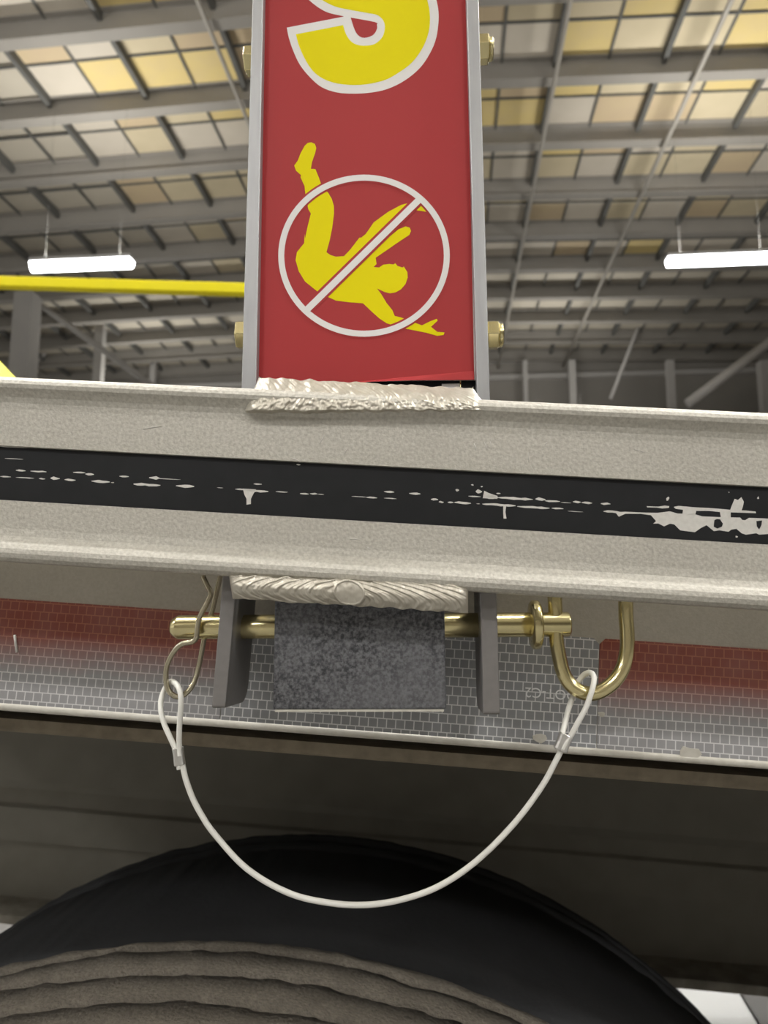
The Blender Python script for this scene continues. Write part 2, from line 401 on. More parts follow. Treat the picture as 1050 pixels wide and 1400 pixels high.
# lamps: linear fittings hung below the roof, in rows; two are in view
def make_lamp():
    root = thing('strip_lamp', None, 'lamp')
    MB().box(-1.22, 1.22, -0.15, 0.15, 0.03, 0.12).build('housing', M['lampbody'], root, bevel=0.01)
    d = MB(); pr = [(-0.15, 0.03)] + [(-0.15 + 0.3 * i / 10, 0.03 - 0.20 * math.sin(math.pi * i / 10) ** 0.6) for i in range(1, 10)] + [(0.15, 0.03)]
    d.extrude_x(pr, -1.2, 1.2, True); d.build('diffuser', M['lamp'], root)
    for sx in (-0.9, 0.9):
        MB().tube([(sx, 0, 0.12), (sx, 0, HR - 0.57 - 0.45 - ray(112, 360, 17.2).z)], 0.002, 6).build('suspension_cable', M['joist'], root)
    return root
lamp0 = make_lamp()
la = ray(112, 360, 17.2); lb = ray(985, 353, 17.2)
LZ = la.z
def lamp_at(x, y, z, label, first=False):
    if first: r = lamp0
    else:
        r = lamp0.copy(); COL.objects.link(r)
        for ch in list(lamp0.children):
            if ch.type == 'LIGHT': continue
            c = ch.copy(); COL.objects.link(c); c.parent = r
    r.location = (x, y, z); r['label'] = label; r['group'] = 'strip lamps hung in rows under the roof'; r['category'] = 'lamp'
    ld = bpy.data.lights.new('lamp_light', 'AREA'); ld.shape = 'RECTANGLE'; ld.size = 2.4; ld.size_y = 0.3; ld.energy = LAMP_W; ld.color = (1.0, 0.985, 0.95)
    lo = bpy.data.objects.new('lamp_light', ld); COL.objects.link(lo); lo.parent = r; lo.location = (0, 0, -0.09)
    ud = ld.copy(); ud.energy = ROOF_FILL * (0.7 if y > 20 else 1.0)
    if y > 20: ld.energy = LAMP_W * 0.6
    uo = bpy.data.objects.new('roof_fill_light', ud); COL.objects.link(uo); uo.parent = r; uo.location = (0, 0, 0.14); uo.rotation_euler = (math.pi, 0, 0)  # added upward light that brightens the roof boards
    return r
lamp_at(la.x, la.y, la.z, 'glowing white strip lamp above the yellow rail at left', True)
lamp_at(lb.x, lb.y, lb.z, 'glowing white strip lamp at the right edge, right of the red post')
n = 0
for yy in (-14.0, -8.0, 0.0, 6.0, 30.0):
    for xx in (-13.0, -4.5, 4.5, 13.0):
        if yy > 20 and xx > 5: continue
        lamp_at(xx, yy, LZ, 'white strip lamp hung over the near half of the hall' if yy < 20 else 'unseen strip lamp added to light the far wall and roof')  # far row is unseen, added to brighten the far wall and roof

# ================================================================ trailer
LX0, LX1 = -1.0, 3.6
def tz(py, Y=0.0, px=525): return T.P(px, py, Y).z
def arc(cy, cz, r, a0, a1, n=6):
    return [(cy + r * math.cos(math.radians(a0 + (a1 - a0) * i / n)), cz + r * math.sin(math.radians(a0 + (a1 - a0) * i / n))) for i in range(n + 1)]
trailer = thing('flatbed_trailer', 'flatbed trailer edge with pale aluminium rails, reflective tape and worn tyres below', 'trailer', T, (0, 1.3, T.P(372, 1285, 0.235).z - 1.08))
# front rub rail
zt, zb = tz(541), tz(801)
g1, g2 = tz(637), tz(714)
prof = [(0.006, zt)]
prof += [(-0.0010, zt), (-0.0030, zt - 0.0008), (-0.0042, zt - 0.0022), (-0.0046, zt - 0.0036), (-0.0042, zt - 0.0052), (-0.0028, zt - 0.0066), (-0.0012, zt - 0.0084), (-0.0003, zt - 0.0105), (0, zt - 0.013)]
prof += [(0, g1), (0.0023, g1 - 0.0001), (0.0023, g2 + 0.0001), (0, g2)]
prof += [(0, zb + 0.0135), (-0.0004, zb + 0.0105), (-0.0016, zb + 0.0085), (-0.0032, zb + 0.007), (-0.0042, zb + 0.0052), (-0.0044, zb + 0.0034), (-0.0038, zb + 0.0016), (-0.0024, zb + 0.0003), (-0.0008, zb), (0.006, zb)]
rail = MB().extrude_x(prof, LX0, LX1, False, nx=1).build('rub_rail', M['rail'], trailer)
rail['label'] = 'pale cast aluminium rub rail with a scuffed black stripe'
strip = MB().box(LX0, LX1, 0.0017, 0.0022, g2 + 0.0002, g1 - 0.0002).build('black_stripe', M['strip'], rail)
strip['label'] = 'black painted stripe scraped to bare metal'
# scrapes in the paint: flat flakes of bare metal
ch = MB(); rc = random.Random(11)
YS = 0.00165
def flake(x0, x1, y0, y1, th_px):
    L_ = x1 - x0; n = max(3, int(L_ / 5)); top = []; bot = []
    for i in range(n + 1):
        t = i / n; e = min(1, 4 * t + 0.25, 4 * (1 - t) + 0.25)
        x = x0 + L_ * t; y = y0 + (y1 - y0) * t
        top.append((x, y - th_px * 0.5 * e * rc.uniform(0.55, 1.25))); bot.append((x, y + th_px * 0.5 * e * rc.uniform(0.55, 1.25)))
    poly(ch, top + bot[::-1], YS, YS + 0.0002)
def poly(m, pts, ya, yb, fr=T):
    p3 = [fr.P(px, py, ya) for (px, py) in pts]
    m.prism([(p.x, p.z) for p in p3], ya, yb)
def cA(x0, x1, y, t=2.4, dy=None): flake(x0 / 3, x1 / 3, 500 + y / 3, 500 + (y + (dy if dy is not None else 0.05 * (x1 - x0))) / 3, t)
for a in ((65, 105, 429), (125, 190, 432), (300, 350, 437, 3), (350, 385, 444, 3.2), (0, 45, 454, 1.6), (65, 140, 458, 1.4), (160, 185, 463, 2), (207, 245, 461, 4), (265, 310, 467, 3.2), (375, 450, 473, 3.4), (455, 468, 479, 1.6), (490, 528, 453, 2.6), (612, 655, 459, 4.2), (548, 658, 485, 3.6), (722, 796, 492, 4.2), (890, 915, 500, 1), (965, 1050, 506, 1.8), (0, 110, 331, 1.2), (20, 95, 380, 0.8), (640, 740, 462, 0.9)): cA(*a)
def cC(x0, x1, y, t=2.2): flake(340 + x0 / 2.917, 340 + x1 / 2.917, 560 + y / 2.917, 560 + (y + 0.05 * (x1 - x0)) / 2.917, t)
for a in ((0, 78, 323, 3.6), (20, 52, 296, 2.2), (108, 155, 327, 1.8), (205, 240, 335, 2.6), (245, 275, 335, 2.2), (190, 207, 219, 2), (410, 470, 346, 1), (470, 512, 350, 2.6), (540, 580, 327, 3), (540, 590, 353, 1.2), (640, 685, 334, 2.8), (275, 300, 337, 1), (825, 838, 320, 3)): cC(*a)
poly(ch, [(332, 668), (350, 669), (346, 676), (343, 682), (343, 689), (337, 690), (337, 682), (334, 676)], YS, YS + 0.0002)
def cG(x0, x1, y, t=2.2): flake(600 + x0 / 4.2, 600 + x1 / 4.2, 650 + y / 4.2, 650 + (y + 0.055 * (x1 - x0)) / 4.2, t)
for a in ((250, 440, 164, 3.4), (450, 635, 178, 3.0), (648, 715, 188, 2.6), (340, 540, 127, 3.4), (555, 612, 136, 5), (610, 695, 145, 3), (770, 815, 151, 3.4), (820, 880, 156, 2.8), (930, 985, 161, 3), (945, 1045, 206, 3.2), (90, 185, 155, 3), (50, 85, 154, 2.4), (0, 28, 152, 2.6), (-45, -5, 137, 3.4), (212, 248, 92, 6), (170, 240, 119, 1.8), (260, 340, 122, 4.5), (330, 355, 103, 1.6), (215, 235, 162, 1), (700, 760, 155, 0.9), (740, 830, 205, 0.8), (96, 116, 84, 3.2), (185, 200, 54, 2), (240, 252, 64, 2)): cG(*a)
poly(ch, [(662, 671), (668, 674), (680, 678), (680, 682), (660, 681)], YS, YS + 0.0002)
poly(ch, [(688, 692), (692, 692), (691, 700), (692.5, 709), (688.5, 709), (688, 701)], YS, YS + 0.0002)
def F5(pts): return [(840 + x / 5, 660 + y / 5) for (x, y) in pts]
poly(ch, F5([(0, 195), (30, 200), (75, 198), (180, 203), (250, 205), (300, 205), (380, 195), (430, 210), (550, 215), (600, 230), (720, 235), (860, 238), (875, 255), (895, 256), (920, 240), (1050, 245), (1200, 250), (1330, 262), (1330, 300), (1240, 345), (1180, 330), (1120, 355), (1050, 350), (990, 355), (970, 345), (900, 355), (870, 345), (835, 315), (800, 320), (780, 335), (720, 325), (680, 330), (630, 290), (590, 310), (550, 338), (450, 325), (410, 285), (380, 280), (340, 298), (300, 278), (265, 280), (285, 262), (250, 222), (180, 212), (75, 212), (30, 232), (15, 212)]), YS, YS + 0.0002)
poly(ch, F5([(220, 160), (300, 163), (345, 156), (375, 160), (372, 172), (330, 176), (290, 170), (225, 168)]), YS, YS + 0.0002)
poly(ch, F5([(405, 165), (440, 158), (550, 168), (640, 172), (716, 178), (800, 186), (900, 190), (965, 197), (968, 208), (900, 206), (795, 202), (795, 238), (728, 236), (722, 200), (640, 192), (560, 192), (552, 222), (465, 215), (470, 185), (420, 178)]), YS, YS + 0.0002)
poly(ch, F5([(790, 190), (805, 150), (822, 110), (845, 118), (868, 98), (885, 130), (878, 165), (868, 192)]), YS, YS + 0.0002)
for pts in ([(355, 105), (370, 95), (376, 105), (366, 122), (356, 122)], [(975, 105), (985, 92), (990, 108), (980, 112)], [(830, 362), (845, 366), (840, 376), (828, 372)], [(778, 62), (788, 64), (784, 70)]):
    poly(ch, F5(pts), YS, YS + 0.0002)
sc = MB()
for (x0, y0, x1, y1, t) in ((196, 587, 222, 583, 1.4), (437, 607, 442, 597, 1), (470, 622, 475, 612, 0.8), (648, 606, 651, 616, 1.1), (662, 604, 666, 616, 1.1), (670, 603, 672, 613, 0.8), (478, 737, 492, 738, 1.2), (500, 748, 506, 751, 1), (745, 608, 750, 604, 0.8), (868, 615, 880, 618, 0.8), (722, 618, 723, 632, 0.7), (398, 626, 412, 632, 0.9)):
    a = T.P(x0, y0, -0.0001); b_ = T.P(x1, y1, -0.0001); sc.tube([a, (a + b_) / 2 + Vector((0, 0, 0.0003)), b_], [t * 0.00012, t * 0.00018, t * 0.00008], 5)
sc.build('surface_scratches', M['chip'], rail)['kind'] = 'stuff'
fl = ch.build('paint_scrapes', M['chip'], rail); fl['kind'] = 'stuff'; fl['label'] = 'bare metal scrapes in the black paint'
hb = MB()
for pts in ([(685, 255), (700, 248), (722, 250), (742, 280), (735, 300), (705, 312), (680, 300), (682, 275)], [(972, 262), (1010, 258), (1005, 290), (990, 318), (976, 300)]):
    poly(hb, F5(pts), YS - 0.0002, YS)
hb.build('paint_remnant', M['strip'], rail)

# weld beads
def weld(name, corners, ya_top, ya_bot, bulge, nx, nz_, ripple):
    """corners: tl,tr,br,bl in pixels"""
    m = MB(); tl, tr, br, bl = [Vector((*c, 0)) for c in corners]
    vs = []
    for j in range(nz_ + 1):
        v = j / nz_
        Y = ya_top + (ya_bot - ya_top) * v - bulge * math.sin(math.pi * v)
        for i in range(nx + 1):
            u = i / nx
            p = (tl * (1 - u) + tr * u) * (1 - v) + (bl * (1 - u) + br * u) * v
            edge = min(1.0, 14 * u, 14 * (1 - u)); en = math.sqrt(max(0, 1 - (1 - edge) ** 2))
            jx = noise.noise(Vector((u * 23, v * 1.3, 5.1))) * 3.0 * (1 if j in (0, nz_) else 0.6)
            Yd = Y - ripple(u, v) * en + (1 - en) * 0.003
            q = T.P(p.x, p.y + jx * (0.5 if 0 < j < nz_ else 1), Yd); vs.append((q.x, Yd, q.z))
    nb = len(vs); w = nx + 1
    # closed back
    for j in (0, nz_):
        for i in range(nx + 1):
            q = vs[j * w + i]; vs.append((q[0], 0.004, q[2]))
    fs = []
    for j in range(nz_):
        for i in range(nx):
            fs.append((j * w + i, j * w + i + 1, (j + 1) * w + i + 1, (j + 1) * w + i))
    m.add(vs, fs, True)
    ex = []
    for i in range(nx):
        ex.append((nb + i, nb + i + 1, i + 1, i)); ex.append((nz_ * w + i, nz_ * w + i + 1, nb + w + i + 1, nb + w + i))
    m.f += [list(e) for e in ex]
    for k in range(len(m.f) - len(ex), len(m.f)): pass
    return m.build(name, M['weld'], rail)
def saw(t):
    t = t - math.floor(t); return (t / 0.86 if t < 0.86 else (1 - t) / 0.14)
def rip_low(u, v):
    x = 315 + u * 325; du = (x - 477) / 22.0; dv = (v - 0.5) / 0.52
    nzv = noise.noise(Vector((u * 9, v * 2, 1))) * 0.35
    if u < 0.5: ph = (u * 325 - 130 * (v - 0.55) ** 2) / 22.0
    else: ph = (-u * 325 - 110 * (v - 0.8) ** 2) / 21.0
    h = 0.00050 * saw(ph + nzv) + 0.00020 * saw(ph * 3 + nzv) + 0.0004 * noise.noise(Vector((u * 40, v * 6, 3)))
    r = du * du + dv * dv
    if r < 1: h = 0.0016 - 0.0010 * max(0, 1 - r * 1.4) + (0.0005 if 0.75 < r else 0) + 0.0002 * noise.noise(Vector((u * 50, v * 5, 8)))
    return h
weld('weld_bead', [(313, 786), (640, 800), (640, 838), (318, 818)], -0.0036, -0.0022, 0.0024, 420, 40, rip_low)
def rip_top(u, v):
    nzv = noise.noise(Vector((u * 7, v * 2, 4))) * 0.8
    ph = (u * 310 - 45 * (v - 0.35) + 60 * (v - 0.4) ** 2) / 21.0
    return 0.0004 * saw(ph + nzv) + 0.0002 * saw(ph * 3 + 2 * nzv) + 0.0005 * noise.noise(Vector((u * 30, v * 5, 9))) + (0.0006 * noise.noise(Vector((u * 60, v * 9, 2))) if v > 0.6 else 0)
weld('weld_bead', [(354, 516), (647, 531), (668, 560), (335, 561)], 0.0030, -0.0050, 0.0024, 420, 40, rip_top)

# side rail behind, with the reflective tape
YT = 0.055
zl = tz(1012, YT); zl2 = tz(999, YT); zs = tz(600, YT)
side = MB().box(LX0, LX1, YT, YT + 0.006, zl2, zs).build('side_rail', M['side'], trailer)
side['label'] = 'dull aluminium side rail banded with reflective tape'
hl = (zl2 - zl) / 2; cyl = YT + 0.001
MB().extrude_x(arc(cyl, zl + hl, hl, 90, 270, 8) + [(YT + 0.05, zl), (YT + 0.05, zl2)], LX0, LX1, True).build('bottom_lip', M['sidelip'], side)
yb_ = 0.10
ztop, zbot = tz(1022, yb_), tz(1042, yb_)
MB().extrude_x([(yb_, ztop)] + arc(yb_ + 0.003, zbot + 0.003, 0.003, 180, 270, 4) + [(yb_ + 0.03, zbot), (yb_ + 0.03, ztop)], LX0, LX1).build('lower_flange', M['dirt'], side)
t_top = tz(853, YT); t_bot = tz(1001, YT)
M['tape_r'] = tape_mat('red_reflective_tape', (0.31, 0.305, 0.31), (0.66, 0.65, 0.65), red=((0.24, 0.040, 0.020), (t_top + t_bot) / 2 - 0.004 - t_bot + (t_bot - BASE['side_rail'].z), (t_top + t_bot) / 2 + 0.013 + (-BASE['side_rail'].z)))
xa, xb = T.P(310, 880, YT).x, T.P(818, 940, YT).x
YTT = YT - 0.0004
def tape(x0, x1, m, name, lab, cut=False):
    c = 0.0025
    pts = [(x0, t_bot), (x1, t_bot), (x1, t_top - c), (x1 - c, t_top), (x0 + c, t_top), (x0, t_top - c)]
    o = MB().prism(pts, YTT, YT).build(name, m, side); o['label'] = lab; return o
tape(LX0, xa, M['tape_r'], 'red_tape', 'red reflective tape at left, light wash painted grey below')
tape(xa + 0.0003, xb - 0.0003, M['tape_w'], 'white_tape', 'silver white reflective tape with tiny square cells')
tape(xb, xb + 0.279, M['tape_r'], 'red_tape', 'red reflective tape at right, light wash painted grey below')
tape(xb + 0.2794, LX1, M['tape_w'], 'white_tape', 'silver white reflective tape')
# upside-down mark printed on the white tape
fc = bpy.data.curves.new('printed_mark', 'FONT'); fc.body = 'DOT-C2'; fc.size = 0.0062; fc.extrude = 0.00003; fc.align_x = 'CENTER'; fc.align_y = 'CENTER'
fo = bpy.data.objects.new('printed_mark_tmp', fc); COL.objects.link(fo)
dg = bpy.context.evaluated_depsgraph_get(); fme = bpy.data.meshes.new_from_object(fo.evaluated_get(dg)); bpy.data.objects.remove(fo)
tm = bpy.data.objects.new('printed_mark', fme); COL.objects.link(tm); tm.parent = side
fme.materials.clear(); fme.materials.append(mat('mark_ink', (0.78, 0.78, 0.78), 0.5))
pc = T.P(753, 948, YTT - 0.0001) - BASE['side_rail']
tm.matrix_local = Matrix.Translation(pc) @ Matrix.Rotation(math.pi / 2, 4, 'X') @ Matrix.Rotation(math.pi, 4, 'Z')
# torn flakes and rivet in the tape
for (px, py, r) in ((738, 1009, 0.0022), (823, 976, 0.0012), (942, 1030, 0.0030)):
    p = T.P(px, py, YTT); k = MB(); pts = []
    for i in range(9):
        a = 2 * math.pi * i / 9; q = r * rc.uniform(0.7, 1.2); pts.append((p.x + q * 1.5 * math.cos(a), p.z + q * math.sin(a)))
    k.prism(pts, YTT - 0.0005, YTT); k.build('tape_tear', M['sidelip'], side)
for (px, py, px2, py2) in ((20, 868, 23, 892),):
    a = T.P(px, py, YTT - 0.0006); b_ = T.P(px2, py2, YTT - 0.0006)
    MB().tube([a, b_], 0.0006, 6).build('tape_scratch', M['chip'], side)

# deck, chassis beam
zdk = tz(985, YT)
deck = MB().box(LX0, LX1, YT + 0.007, 2.55, zdk + 0.02, zdk + 0.05)
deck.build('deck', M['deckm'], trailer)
YB = 0.86
zbt = tz(1286, YB); zmid = tz(1096, YB)
zc = tz(1190, YB)
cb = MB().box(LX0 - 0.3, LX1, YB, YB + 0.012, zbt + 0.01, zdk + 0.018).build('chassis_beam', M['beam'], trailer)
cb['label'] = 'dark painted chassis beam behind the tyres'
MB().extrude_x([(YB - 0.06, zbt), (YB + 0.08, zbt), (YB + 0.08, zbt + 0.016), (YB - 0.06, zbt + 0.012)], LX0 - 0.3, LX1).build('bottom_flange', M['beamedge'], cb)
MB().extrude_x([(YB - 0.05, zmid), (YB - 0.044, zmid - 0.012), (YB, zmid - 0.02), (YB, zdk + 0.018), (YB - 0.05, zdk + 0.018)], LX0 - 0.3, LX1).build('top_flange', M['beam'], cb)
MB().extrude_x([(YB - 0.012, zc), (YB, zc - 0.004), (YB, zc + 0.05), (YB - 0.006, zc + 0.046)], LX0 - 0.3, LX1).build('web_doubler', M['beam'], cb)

# tyres
def make_tyre(name, label, xc, y_near, z_top, mtl, mrim, seed, lo=False, grooves=(0.016, 0.044, 0.076, 0.108, 0.140, 0.172, 0.2035)):
    R = 0.54; Wd = 0.22
    prof = []          # (w, dr, groove index or None)
    ws = [0.0]
    NT = 900 if not lo else 240
    m = MB(); vs = []
    cols = []
    # column list: parameter positions across the tread; groove columns move with the wear
    pr = [(-0.016, -0.10, None), (-0.022, -0.055, None), (-0.012, -0.022, None), (-0.003, -0.007, None), (0.003, -0.002, None)]
    last = 0.003
    for gi, g in enumerate(grooves):
        mid0 = (last + g - 0.004) / 2
        pr += [(mid0, 0.0, None), (g - 0.0045, 0.0, (gi, 0)), (g - 0.0030, -0.0065, (gi, 1)), (g + 0.0025, -0.0080, (gi, 2)), (g + 0.0040, -0.0005, (gi, 3))]
        last = g + 0.004
    pr += [(0.2165, -0.001, None), (0.221, -0.005, None), (0.230, -0.020, None), (0.240, -0.055, None), (0.235, -0.10, None)]
    NP = len(pr)
    for i in range(NT):
        a = 2 * math.pi * i / NT; ca, sa = math.cos(a), math.sin(a)
        for (w, dr, g) in pr:
            ww = w; r = R + dr
            if g:
                gi, k = g
                wob = 0.0042 * noise.noise(Vector((ca * 9 + gi * 5, sa * 9, seed))) + 0.0024 * noise.noise(Vector((ca * 34 + gi * 7, sa * 34, seed))) + 0.0016 * noise.noise(Vector((ca * 95 + gi * 7, sa * 95, seed + k)))
                ww += wob + (0.0016 * noise.noise(Vector((ca * 40 + gi, sa * 40, seed + k * 3))))
                r += 0.0018 * noise.noise(Vector((ca * 25, sa * 25, gi * 2 + k)))
            elif -0.003 <= w <= 0.222:
                r += 0.0016 * noise.noise(Vector((ca * 30, sa * 30, w * 60)))
            vs.append((xc + r * sa, y_near + ww, z_top - R + r * ca))
    fs = []
    for i in range(NT):
        j = (i + 1) % NT
        for k in range(NP - 1):
            fs.append((i * NP + k, i * NP + k + 1, j * NP + k + 1, j * NP + k))
    m.add(vs, fs, True)
    root = m.build('tyre', mtl, trailer)
    if label: root['label'] = label
    # dished sidewalls down to the wheel
    sw = MB(); seg = 96
    for (yy0, yy1, yy2) in ((y_near - 0.016, y_near - 0.020, y_near + 0.01), (y_near + Wd + 0.015, y_near + Wd + 0.018, y_near + Wd - 0.01)):
        v2 = []
        for i in range(seg):
            a = 2 * math.pi * i / seg
            for (rr, yy) in ((0.401, yy0), (0.36, yy1), (0.30, yy2)):
                v2.append((xc + rr * math.sin(a), yy, z_top - R + rr * math.cos(a)))
        sw.add(v2, [(i * 3 + k, i * 3 + k + 1, ((i + 1) % seg) * 3 + k + 1, ((i + 1) % seg) * 3 + k) for i in range(seg) for k in (0, 1)], True)
    sw.build('sidewall', mtl, root)
    rm = MB(); v3 = []
    pf = [(0.30, y_near + 0.012), (0.27, y_near + 0.03), (0.24, y_near + 0.10), (0.12, y_near + 0.11), (0.11, y_near + 0.06), (0.0, y_near + 0.06)]
    for i in range(seg):
        a = 2 * math.pi * i / seg
        for (rr, yy) in pf: v3.append((xc + rr * math.sin(a), yy, z_top - R + rr * math.cos(a)))
    rm.add(v3, [(i * 6 + k, i * 6 + k + 1, ((i + 1) % seg) * 6 + k + 1, ((i + 1) % seg) * 6 + k) for i in range(seg) for k in range(5)], True)
    rm.build('wheel', mrim, root)
    return root
po = T.P(372, 1285, 0.235); pi_ = T.P(470, 1140, 0.50)
print('TYRE', po, pi_)
ztyre = po.z
make_tyre('tyre', 'dusty brown worn tyre nearest the camera, ribs filling the bottom edge', po.x, po.y - 0.22, ztyre, M['tyre'], M['rim'], 1.0)
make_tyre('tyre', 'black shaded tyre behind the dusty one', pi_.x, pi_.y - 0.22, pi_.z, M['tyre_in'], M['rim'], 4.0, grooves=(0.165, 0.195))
# unseen second axle, added to block light under the trailer from the right
make_tyre('tyre', None, po.x + 1.30, po.y - 0.22, ztyre, M['tyre'], M['rim'], 2.0, True)  # added unseen outer tyre
make_tyre('tyre', None, po.x + 1.30, pi_.y - 0.22, pi_.z, M['tyre_in'], M['rim'], 6.0, True, grooves=(0.165, 0.195))  # added unseen inner tyre

# ================================================================ post
PW = 0.034
def qp(px, py, Y): return Q.P(px, py, Y)
zpost_top = qp(500, -350, 0).z
post = thing('sign_post', 'upright post with a red warning sign between two grey metal side plates', 'post', Q, (qp(491, 972, 0.01).x, 0.015, qp(491, 972, 0.01).z))
def plate(l0, l1, r0, r1, ylow, name):
    # straight bar: measured at y=0 and y=545, extended upwards and down behind the rail
    a0, a1 = qp(l0, 0, 0), qp(l1, 545, 0); b0, b1 = qp(r0, 0, 0), qp(r1, 545, 0)
    def at(p, q, z):
        t = (z - p.z) / (q.z - p.z); return p.x + (q.x - p.x) * t
    zl_ = qp(500, ylow, 0).z
    pts = [(at(a0, a1, zl_), zl_), (at(b0, b1, zl_), zl_), (at(b0, b1, zpost_top), zpost_top), (at(a0, a1, zpost_top), zpost_top)]
    return MB().prism(pts, 0.0, PW).build(name, M['plate'], post, bevel=0.0005)
plate(345, 329.5, 360, 350, 700, 'side_plate')
plate(637.5, 652, 654.5, 670, 700, 'side_plate')
# lower lugs that carry the pin
def lug(pts, ytop, ya, yb, name):
    m = MB(); fr = [qp(px, py, ya) for (px, py) in pts]
    return m
def lug_prism(left, right, ya, yb):
    """left/right: (px,py) top and bottom of the front edge; side profile with rounded lower corners"""
    (lt, lb), (rt, rb) = left, right
    m = MB(); a0, a1 = qp(*lt, ya), qp(*lb, ya); b0, b1 = qp(*rt, ya), qp(*rb, ya)
    z0, z1 = a0.z, (a1.z + b1.z) / 2
    prof = []
    rad = 0.009
    prof.append((ya, z0)); 
    prof += [(ya + 0.0012 - 0.0012 * math.cos(math.radians(90 * i / 3)), z1 + 0.0012 - 0.0012 * math.sin(math.radians(90 * i / 3))) for i in range(4)]
    prof += [(yb - rad + rad * math.sin(math.radians(90 * i / 6)), z1 + rad - rad * math.cos(math.radians(90 * i / 6))) for i in range(7)]
    prof.append((yb, z0))
    n = len(prof); vs = []
    for (A0, A1) in ((a0, a1), (b0, b1)):
        for (y, z) in prof:
            t = (z - A0.z) / (A1.z - A0.z); vs.append((A0.x + (A1.x - A0.x) * t, y, z))
    fs = [list(range(n)), list(range(2 * n - 1, n - 1, -1))] + [(i, (i + 1) % n, n + (i + 1) % n, n + i) for i in range(n)]
    m.add(vs, fs); o = m.build('pin_lug', M['ear'], post, bevel=0.0004); return o
lug_prism(((306, 770), (289, 968)), ((326, 770), (308, 968)), -0.001, 0.036)
lug_prism(((656, 780), (661, 977)), ((678, 780), (684, 977)), -0.001, 0.036)
# inner tube
tl_ = qp(374, 900, 0.002).x; tr_ = qp(609, 900, 0.002).x; tb_ = qp(491, 970, 0.002).z
tu = MB(); tw = 0.003
tu.box(tl_, tr_, 0.002, 0.034, tb_, qp(491, 600, 0.002).z)
o = tu.build('inner_tube', M['tube'], post, bevel=0.0008); o['label'] = 'black mottled steel tube'
MB().box(tl_ + 0.001, tr_ - 0.001, 0.0022, 0.033, tb_ - 0.0009, tb_).build('tube_foot', M['sidelip'], post)
# spacer behind the sign, visible under its lifted edge
zsb = qp(500, 545, 0.004).z
MB().box(qp(352, 500, 0.006).x, qp(651, 500, 0.006).x, 0.0065, 0.030, zsb, zpost_top - 0.02).build('backing_board', M['strip'], post)
a = qp(604, 525, 0.006); b_ = qp(629, 530, 0.006)
MB().box(a.x, b_.x, 0.0058, 0.0065, b_.z - 0.0006, a.z).build('data_sticker', M['white'], post)
a = qp(629.5, 515, 0.005)
MB().tube([(a.x, 0.0055, a.z), (a.x, 0.0055, a.z - 0.008)], 0.0004, 6).build('brass_strip', M['brass'], post)
# sign sheet
YSG = 0.0045
sg = [(360.5, 0), (351.5, 505), (351.0, 518), (420, 521), (455, 524), (480, 526), (494, 525), (503, 521.5), (560, 520), (648.5, 519.5), (648, 500), (638.0, 0)]
p3 = [qp(x, y, YSG) for (x, y) in sg]
xl_top = p3[0].x + (p3[0].x - p3[1].x) * (zpost_top - p3[0].z) / (p3[0].z - p3[1].z); xr_top = p3[-1].x + (p3[-1].x - p3[-2].x) * (zpost_top - p3[-1].z) / (p3[-1].z - p3[-2].z)
pts = [(p.x, p.z) for p in p3]
pts = [(xl_top, zpost_top - 0.02)] + pts + [(xr_top, zpost_top - 0.02)]
sheet_w = MB().prism([(x + (-0.0006 if i in (0, 1) else 0) + (0.0009 if i >= len(pts) - 4 else 0), z) for i, (x, z) in enumerate(pts)], YSG + 0.0002, YSG + 0.0008).build('sign_sheet', M['white'], post)
MB().prism(pts, YSG, YSG + 0.0002).build('red_face', M['red'], sheet_w)
# lifted crease at the lower edge
cr_ = MB(); cpts = [(470, 524), (500, 521), (570, 514), (640, 506), (648, 507), (648, 519), (560, 520), (503, 522), (482, 526)]
vv = []
for i, (x, y) in enumerate(cpts):
    lift = 0.0012 if i >= 5 else 0.0
    q = qp(x, y, YSG - 0.00005 - lift); vv.append((q.x, YSG - 0.00005 - lift, q.z))
for i, (x, y) in enumerate(cpts):
    q = qp(x, y, YSG); vv.append((q.x, YSG + 0.0001, q.z))
n = len(cpts)
cr_.add(vv, [list(range(n)), list(range(2 * n - 1, n - 1, -1))] + [(i, (i + 1) % n, n + (i + 1) % n, n + i) for i in range(n)])
cr_.build('lifted_edge', M['red'], sheet_w)
LAY = 0.00006
def gfx(name, pts, layer, m, lab=None):
    y = YSG - LAY * layer; q3 = [qp(x, yy, y) for (x, yy) in pts]
    o = MB().prism([(p.x, p.z) for p in q3], y, y + LAY * 0.9).build(name, m, sheet_w)
    if lab: o['label'] = lab
    return o
def crop(pts, s, ox, oy): return [(ox + x / s, oy + y / s) for (x, y) in pts]
A = [(948, 0), (958, 50), (961, 120), (947, 225), (911, 315), (850, 405), (760, 480), (660, 530), (560, 553), (450, 560), (350, 552), (260, 520), (190, 460), (130, 385), (90, 300), (65, 225), (53, 165), (395, 99), (385, 95), (300, 75), (240, 43), (185, 0)]
def sm2(ps): return [(p.x, p.y) for p in smooth_path([(x, y, 0) for (x, y) in ps], 4)]
A = sm2(A[:17]) + [A[17]] + sm2(A[18:])
c = (545, -60)
def rot(ps): return [(2 * c[0] - x, 2 * c[1] - y) for (x, y) in ps]
gfx('letter_outline', crop(A + rot(A), 4.375, 380, 0), 1, M['white'], 'white outline of a yellow letter S cut by the top of the photo')
B = [(893, 0), (906, 60), (909, 140), (895, 215), (860, 295), (800, 375), (720, 435), (640, 478), (540, 502), (450, 508), (350, 498), (270, 470), (210, 425), (160, 350), (125, 270), (107, 205), (390, 150), (405, 200), (435, 245), (475, 268), (525, 273), (580, 262), (625, 220), (640, 160), (625, 115), (590, 88), (540, 78), (440, 60), (340, 38), (265, 0)]
B = sm2(B[:16]) + sm2(B[16:])
